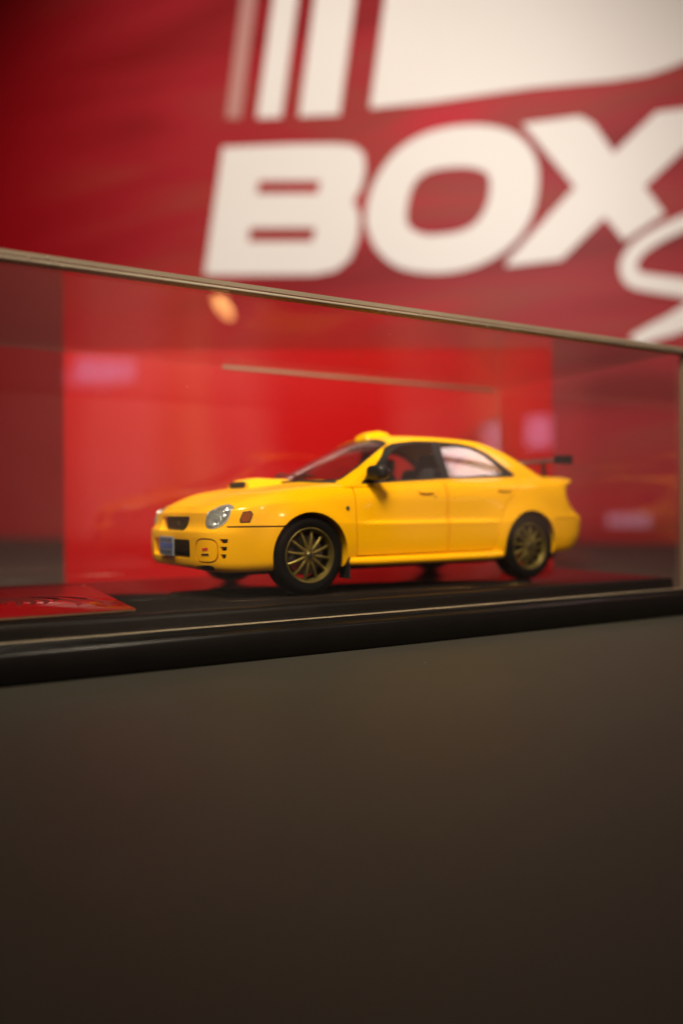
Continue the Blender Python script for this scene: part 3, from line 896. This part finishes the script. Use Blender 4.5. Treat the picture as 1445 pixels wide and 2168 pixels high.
    wi = inset(ws_out, .035)
    fr = boolean(boolean(frame_shell, top_cut(grow(ws_out)), 'INTERSECT'), top_cut(wi), 'DIFFERENCE')
    wf = link('windscreen_seal', fr, M['black'], root)
    link('windscreen', boolean(glass_shell, top_cut(grow(wi)), 'INTERSECT'), M['carglass'], root)
    bi = inset(bl_out, .03)
    link('rear_window_seal', boolean(boolean(frame_shell, top_cut(grow(bl_out)), 'INTERSECT'), top_cut(bi), 'DIFFERENCE'), M['black'], root)
    link('rear_window', boolean(glass_shell, top_cut(grow(bi)), 'INTERSECT'), M['carglass'], root)
    # cowl and wipers
    cw = [(-.085 - .36 * (y / .74) ** 2, y) for y in [k * .06 - .66 for k in range(23)]]
    BV = BVHTree.FromPolygons([v.co[:] for v in LB.vertices], [tuple(p.vertices) for p in LB.polygons])
    def top(x, y):
        h = BV.ray_cast(Vector((x, y, 3)), Vector((0, 0, -1))); return h[0].z if h[0] else .9
    def side(x, z, s=1):
        h = BV.ray_cast(Vector((x, 3 * s, z)), Vector((0, -s, 0))); return h[0], h[1]
    cowl = tube([(x + .0, y, top(x + .0, y) + .002) for x, y in cw], .026, 8, flat=.6)
    link('cowl_strip', cowl, M['black'], root)
    for y0, y1 in ((.42, -.12), (-.05, -.56)):
        p = []
        for k in range(7):
            t = k / 6; y = y0 + (y1 - y0) * t; x = -.15 - .36 * (y / .74) ** 2 - .02 - .06 * t
            p.append((x, y, max(top(x, y) + .02, .955 + (-.10 - .36 * (y / .74) ** 2 - x) * .475 + .014)))
        link('wiper', tube(p, [.009, .008, .007, .006, .006, .005, .004], 8), M['black'], root)
    # ---- bonnet scoop
    st = []
    secs = [(x_ - .07, a__, b__ - .008) for x_, a__, b__ in [(.335, .0, .0), (.33, .235, .010), (.325, .24, .066), (.28, .24, .082), (.18, .235, .082), (.04, .21, .058), (-.10, .18, .040), (-.22, .15, .010), (-.26, .14, -.02)]]
    vs, fs = [], []; NS = 17
    for x, wd, h in secs:
        for j in range(NS):
            t = j / (NS - 1) * 2 - 1; y = wd * math.copysign(abs(t) ** .85, t); e = (1 - abs(t) ** 5)
            vs.append((x, y, top(min(x, .26), y) - .012 + (h + .012) * e))
    for i in range(len(secs) - 1):
        for j in range(NS - 1): fs.append((i * NS + j, i * NS + j + 1, (i + 1) * NS + j + 1, (i + 1) * NS + j))
    link('hood_scoop', raw('sc', vs, fs), M['yellow'], hd, angle=50)
    zc = top(.25, 0) + .036
    link('scoop_opening', oriented(oval(.160, .027, 30, .5), (.265, 0, zc - .008), (1, 0, 0), 0, -.03, .0035), M['gap'], hd)
    # roof vent scoop
    zr = 1.425
    vs, fs = [], []
    secs = [(-1.06, .115, .0), (-1.07, .12, .045), (-1.13, .12, .062), (-1.24, .118, .060), (-1.33, .11, .040), (-1.40, .09, -.01)]
    for x, wd, h in secs:
        for j in range(NS):
            t = j / (NS - 1) * 2 - 1; y = wd * math.copysign(abs(t) ** .8, t); e = (1 - abs(t) ** 5)
            z0 = 1.432 - .055 * (y / .6) ** 2 - .06 * (x + 1.55) ** 2 - .035 * sstep(-1.3, -1.0, x)
            vs.append((x, y, z0 - .01 + (h + .01) * e))
    for i in range(len(secs) - 1):
        for j in range(NS - 1): fs.append((i * NS + j, i * NS + j + 1, (i + 1) * NS + j + 1, (i + 1) * NS + j))
    link('roof_scoop', raw('rs', vs, fs), M['yellow'], rf, angle=50)
    # ---- headlamps
    for s in (1, -1):
        ax = (hn, hh, hv) if s == 1 else (mir(hn), mir(hh), mir(hv)); c = HC if s == 1 else mir(HC)
        E_ = ellipsoid(c, ax, (.108, .132, .097)); E2 = ellipsoid(c, ax, (.098, .122, .087))
        fl = oriented(oval(.3, .3, 4), c, ax[0], 0, .03, .4)
        bowl = boolean(boolean(E_, E2, 'DIFFERENCE'), fl, 'DIFFERENCE')
        hug(bowl, BV, .004)
        lamp = link('headlight', bowl, M['chrome'], root)
        cap = boolean(boolean(ellipsoid(c, ax, (.056, .133, .098)), ellipsoid(c, ax, (.051, .130, .095)), 'DIFFERENCE'), oriented(oval(.3, .3, 4), c, ax[0], 0, -.4, .0), 'DIFFERENCE')
        hug(cap, BV, .016)
        link('lens', cap, M['lens'], lamp)
        for u, rr in ((-.050, .050), (.055, .046)):
            cc = c + ax[1] * u + ax[0] * -.015
            n_, h_, v_ = ax
            vs, fs = [], []; SG = 24; pf = [(.012, -.03), (.03, -.022), (.8 * rr, .004), (rr, .014), (rr, .022), (rr * 1.12, .018), (rr * 1.12, -.01)]
            for i in range(SG):
                a = 2 * math.pi * i / SG
                for q, d in pf: vs.append(cc + h_ * q * math.cos(a) + v_ * q * math.sin(a) + n_ * d)
            for i in range(SG):
                for k in range(len(pf) - 1): j = (i + 1) % SG; fs.append((i * len(pf) + k, j * len(pf) + k, j * len(pf) + k + 1, i * len(pf) + k + 1))
            link('reflector', raw('r', vs, fs), M['chrome'], lamp)
            link('bulb', ellipsoid(cc + n_ * -.005, ax, (.022, .012, .012), 12, 8), M['disc'], lamp)
        # thin dark seal round the lamp, amber turn signal behind it
        ring = []
        for k in range(41):
            a = 2 * math.pi * k / 40
            ring.append(c + ax[1] * .158 * math.cos(a) + ax[2] * .104 * math.sin(a) + ax[0] * .002)
        h, nrm = side(.565, .648, s)
        ni = nrm if nrm.y * s > 0 else -nrm
        c2 = h - ni * .004
        def mm(me): return me if s == 1 else mirror(me)
        hL, nL = side(.565, .648, 1); nL = nL if nL.y > 0 else -nL
        link('turn_signal_seal', mm(oriented([(-.048, -.043), (-.053, -.018), (-.026, .044), (.036, .051), (.054, .027), (.026, -.040)], hL, nL, 0, -.03, .002)), M['gap'], root)
        link('turn_signal', mm(oriented(rounded([(-.040, -.036), (-.044, -.015), (-.021, .037), (.030, .043), (.046, .022), (.019, -.033)], .012), hL, nL, 0, -.03, .008)), M['amber'], root)
        # side repeater
        hL, nL = side(-.365, .716, 1); nL = nL if nL.y > 0 else -nL
        link('side_repeater', mm(oriented(oval(.017, .017, 20), hL, nL, 0, -.02, .006)), M['interior'], root)
        # fog covers
        fc = mm(boolean(oriented(oval(.106, .086, 36, .62), FC, FN, 0, -.045, .10), LB, 'INTERSECT'))
        cov = link('fog_lamp_cover', fc, M['yellow'], root)
        bh = BV.ray_cast(FC + Vector(FN) * 1, -FN.normalized())
        ctr = bh[0] + FN.normalized() * .0035
        link('printed_mark', mm(oriented([(-.026, .000), (.028, .004), (.028, .024), (-.026, .020)], ctr, FN, 0, -.004, 0)), M['redprint'], cov)
        link('printed_mark', mm(oriented([(-.034, -.034), (.036, -.034), (.036, -.022), (-.034, -.022)], ctr, FN, 0, -.004, 0)), M['darkprint'], cov)
        # mud guard behind the front wheel
        link('mud_flap', box(-.375, -.365, *(sorted((s * .70, s * .865))), .12, .30), M['gap'], root)
        # tail lamps
        h, nrm = side(-3.36, .80, 1); nL = nrm if nrm.y > 0 else -nrm
        tl = mm(boolean(ellipsoid((-3.44, .60, .82), (Vector((1, 0, 0)), Vector((0, 1, 0)), Vector((0, 0, 1))), (.12, .17, .09)), LB, 'DIFFERENCE'))
    # grille insert
    gr = link('grille', prism(inset(grille, .002), 'x', .738, .748), M['gap'], root)
    link('grille_frame', boolean(prism(inset(grille, .0), 'x', .738, .800), prism(inset(grille, .014), 'x', .70, .9), 'DIFFERENCE'), M['interior'], gr)
    for k in range(5):
        z = .553 + k * .0215
        link('grille_bar', box(.745, .785, -.30, .30, z, z + .0055), M['interior'], gr)
    for k in range(9):
        y = -.24 + k * .06
        link('grille_bar', box(.744, .775, y - .003, y + .003, .54, .65), M['interior'], gr)
    link('emblem', oriented(oval(.050, .026, 28), (.805, 0, .598), (1, 0, .08), 0, -.03, .004), M['silver'], gr)
    link('emblem_field', oriented(oval(.042, .019, 28), (.8055, 0, .598), (1, 0, .08), 0, .0, .006), M['plate_ink'], gr)
    # lower intake backing and mesh
    ik = link('lower_intake', prism(inset(intake, .002), 'x', .745, .755), M['gap'], root)
    for k in range(4):
        link('intake_bar', box(.755, .78, -.42, .42, .335 + k * .036, .339 + k * .036), M['gap'], ik)
    for s in (1, -1):
        def mm(me): return me if s == 1 else mirror(me)
    for s in (1, -1):
        me = oriented(oval(.097, .022, 24, .6), (.78, .570, .245), (.90, .42, 0), R(3), -.055, -.02)
        link('bumper_slot', me if s == 1 else mirror(me), M['gap'], root)
        for k in range(3):
            w_ = .034 - .006 * k
            me = oriented([(-w_, .017), (w_, .017), (w_ * .8, -.011), (-w_ * .3, -.017)], (.72, .745 - .004 * k, .462 - .060 * k), (.62, .78, 0), 0, -.068, -.035)
            link('bumper_slot', me if s == 1 else mirror(me), M['gap'], root)
    # number plate
    pl = link('number_plate', box(.907, .920, -.175, .155, .325, .485, .004), M['plate'], root)
    link('plate_bracket', box(.82, .908, -.06, .04, .34, .47), M['gap'], root)
    def strip(y0, y1, z0, z1, mt): link('plate_print', box(.9195, .9212, y0, y1, z0, z1), mt, pl)
    strip(-.165, .145, .385, .432, M['plate_blue'])
    for k in range(5): strip(-.14 + k * .055, -.105 + k * .055, .440, .470, M['plate_ink'])
    for k in range(7): strip(-.15 + k * .041, -.125 + k * .041, .340, .372, M['plate_ink'])
    # ---- door furniture
    for o, s, is_front in doors:
        x0 = -1.16 if is_front else -2.12
        def mm(me): return me if s == 1 else mirror(me)
        z = .865 if is_front else .895
        hL, nL = side(x0 - .07, z, 1); nL = nL if nL.y > 0 else -nL
        link('door_handle', mm(oriented(rounded([(-.085, -.016), (-.085, .012), (-.06, .02), (.085, .016), (.085, -.014), (.0, -.024)], .012), hL, nL, 0, -.01, .018)), M['yellow'], o)
        link('handle_recess', mm(oriented(oval(.062, .014, 20, .7), hL - Vector((0, 0, .034)), nL, 0, -.01, .0025)), M['darkprint'], o)
        if is_front:
            hL, nL = side(-1.335, .815, 1); nL = nL if nL.y > 0 else -nL
            link('key_lock', mm(oriented(oval(.008, .008, 12), hL, nL, 0, -.01, .003)), M['silver'], o)
            # mirror
            mi = mm(superbox((-.655, .87, 1.022), half_frame((1, .25, 0), 0), (.062, .100, .066)))
            mo = link('door_mirror', mi, M['black'], o)
            link('mirror_foot', mm(prism([(-.60, .965), (-.63, 1.01), (-.72, 1.02), (-.73, .975)], 'y', .70, .84)), M['black'], o)
            link('mirror_glass', mm(oriented(oval(.075, .048, 24, .8), (-.716, .87, 1.022), (-1, -.2, 0), 0, -.005, .004)), M['silver'], o)
    # fuel lid outline is on the right rear wing; boot lid line
    # ---- tail lamps and rear plate
    for s in (1, -1):
        lens = boolean(boolean(ellipsoid((-3.37, s * .64, .83), (Vector((1, 0, 0)), Vector((0, 1, 0)), Vector((0, 0, 1))), (.16, .155, .085)), lower_body_grow(LB, .004), 'INTERSECT'), LB, 'DIFFERENCE')
        if len(lens.polygons): link('tail_lamp', lens, M['red_lens'], root)
    # ---- rear wing: foil, end plates, stands
    prof = [(0, -.012), (-.03, .010), (-.09, .028), (-.16, .040), (-.225, .046), (-.225, .020), (-.15, -.004), (-.08, -.018), (-.03, -.024)]
    sp = link('rear_wing', prism([(x - 3.09, z + 1.215) for x, z in prof], 'y', -.665, .665), M['carbon'], root)
    for s in (1, -1):
        link('end_plate', prism(rounded([(-3.05, 1.175), (-3.06, 1.262), (-3.33, 1.272), (-3.33, 1.172)], .02), 'y', s * .665, s * .682), M['carbon'], sp)
        link('wing_stand', prism([(-3.17, 1.02), (-3.15, 1.218), (-3.20, 1.218), (-3.23, 1.02)], 'y', s * .40, s * .412), M['carbon'], sp)
    # ---- wheels
    for cx in (0, -2.525):
        for s in (1, -1): spoke_wheel(root, cx, s, cx == 0)
    # ---- interior
    it = link('interior_tub', box(-2.6, -.45, -.60, .60, .345, .50), M['interior'], root)
    link('dashboard', box(-.78, -.43, -.60, .60, .72, .93, .04), M['interior'], root)
    link('parcel_shelf', box(-2.86, -2.42, -.58, .58, .90, .985, .02), M['interior'], root)
    def seat(x, y):
        b = box(x - .07, x + .07, y - .24, y + .24, .55, 1.10, .05); b.transform(Matrix.Translation((x, 0, .6)) @ Matrix.Rotation(R(-14), 4, 'Y') @ Matrix.Translation((-x, 0, -.6)))
        st = link('seat', box(x, x + .52, y - .25, y + .25, .48, .62, .05), M['seat'], root)
        link('seat_backrest', b, M['seat'], st)
        link('headrest', box(x - .25, x - .15, y - .13, y + .13, 1.09, 1.235, .04), M['seat'], st)
    seat(-1.42, .36); seat(-1.42, -.36)
    st = link('rear_bench', box(-2.40, -1.95, -.58, .58, .48, .66, .06), M['seat'], root)
    b = box(-2.42, -2.28, -.58, .58, .60, 1.02, .06); link('bench_backrest', b, M['seat'], st)
    # steering wheel
    nst = Vector((-.9, 0, .45)).normalized(); h_ = Vector((0, 1, 0)); v_ = nst.cross(h_); c = Vector((-.86, .36, .90))
    ring = [c + h_ * .175 * math.cos(t) + v_ * .175 * math.sin(t) for t in (2 * math.pi * k / 28 for k in range(29))]
    sw = link('steering_wheel', tube(ring, .017, 8), M['interior'], root)
    for a in (0, math.pi, -math.pi / 2):
        link('wheel_spoke', tube([c, c + h_ * .17 * math.cos(a) + v_ * .17 * math.sin(a)], .013, 6), M['interior'], sw)
    link('steering_boss', ellipsoid(c, (nst, h_, v_), (.03, .05, .05), 16, 10), M['interior'], sw)
    link('rear_view_mirror', box(-.99, -.96, -.10, .10, 1.27, 1.32, .012), M['black'], root)
    # exhaust tip and underbody
    link('exhaust_pipe', tube([(-3.0, -.55, .26), (-3.52, -.55, .27)], .05, 16), M['disc'], root)

def lower_body_grow(me, d):
    me2 = me.copy(); bm = bmesh.new(); bm.from_mesh(me2); bm.normal_update()
    for v in bm.verts: v.co += v.normal * d
    bm.to_mesh(me2); bm.free(); return me2

build_car()
for me in list(bpy.data.meshes):
    if me.users == 0: bpy.data.meshes.remove(me)
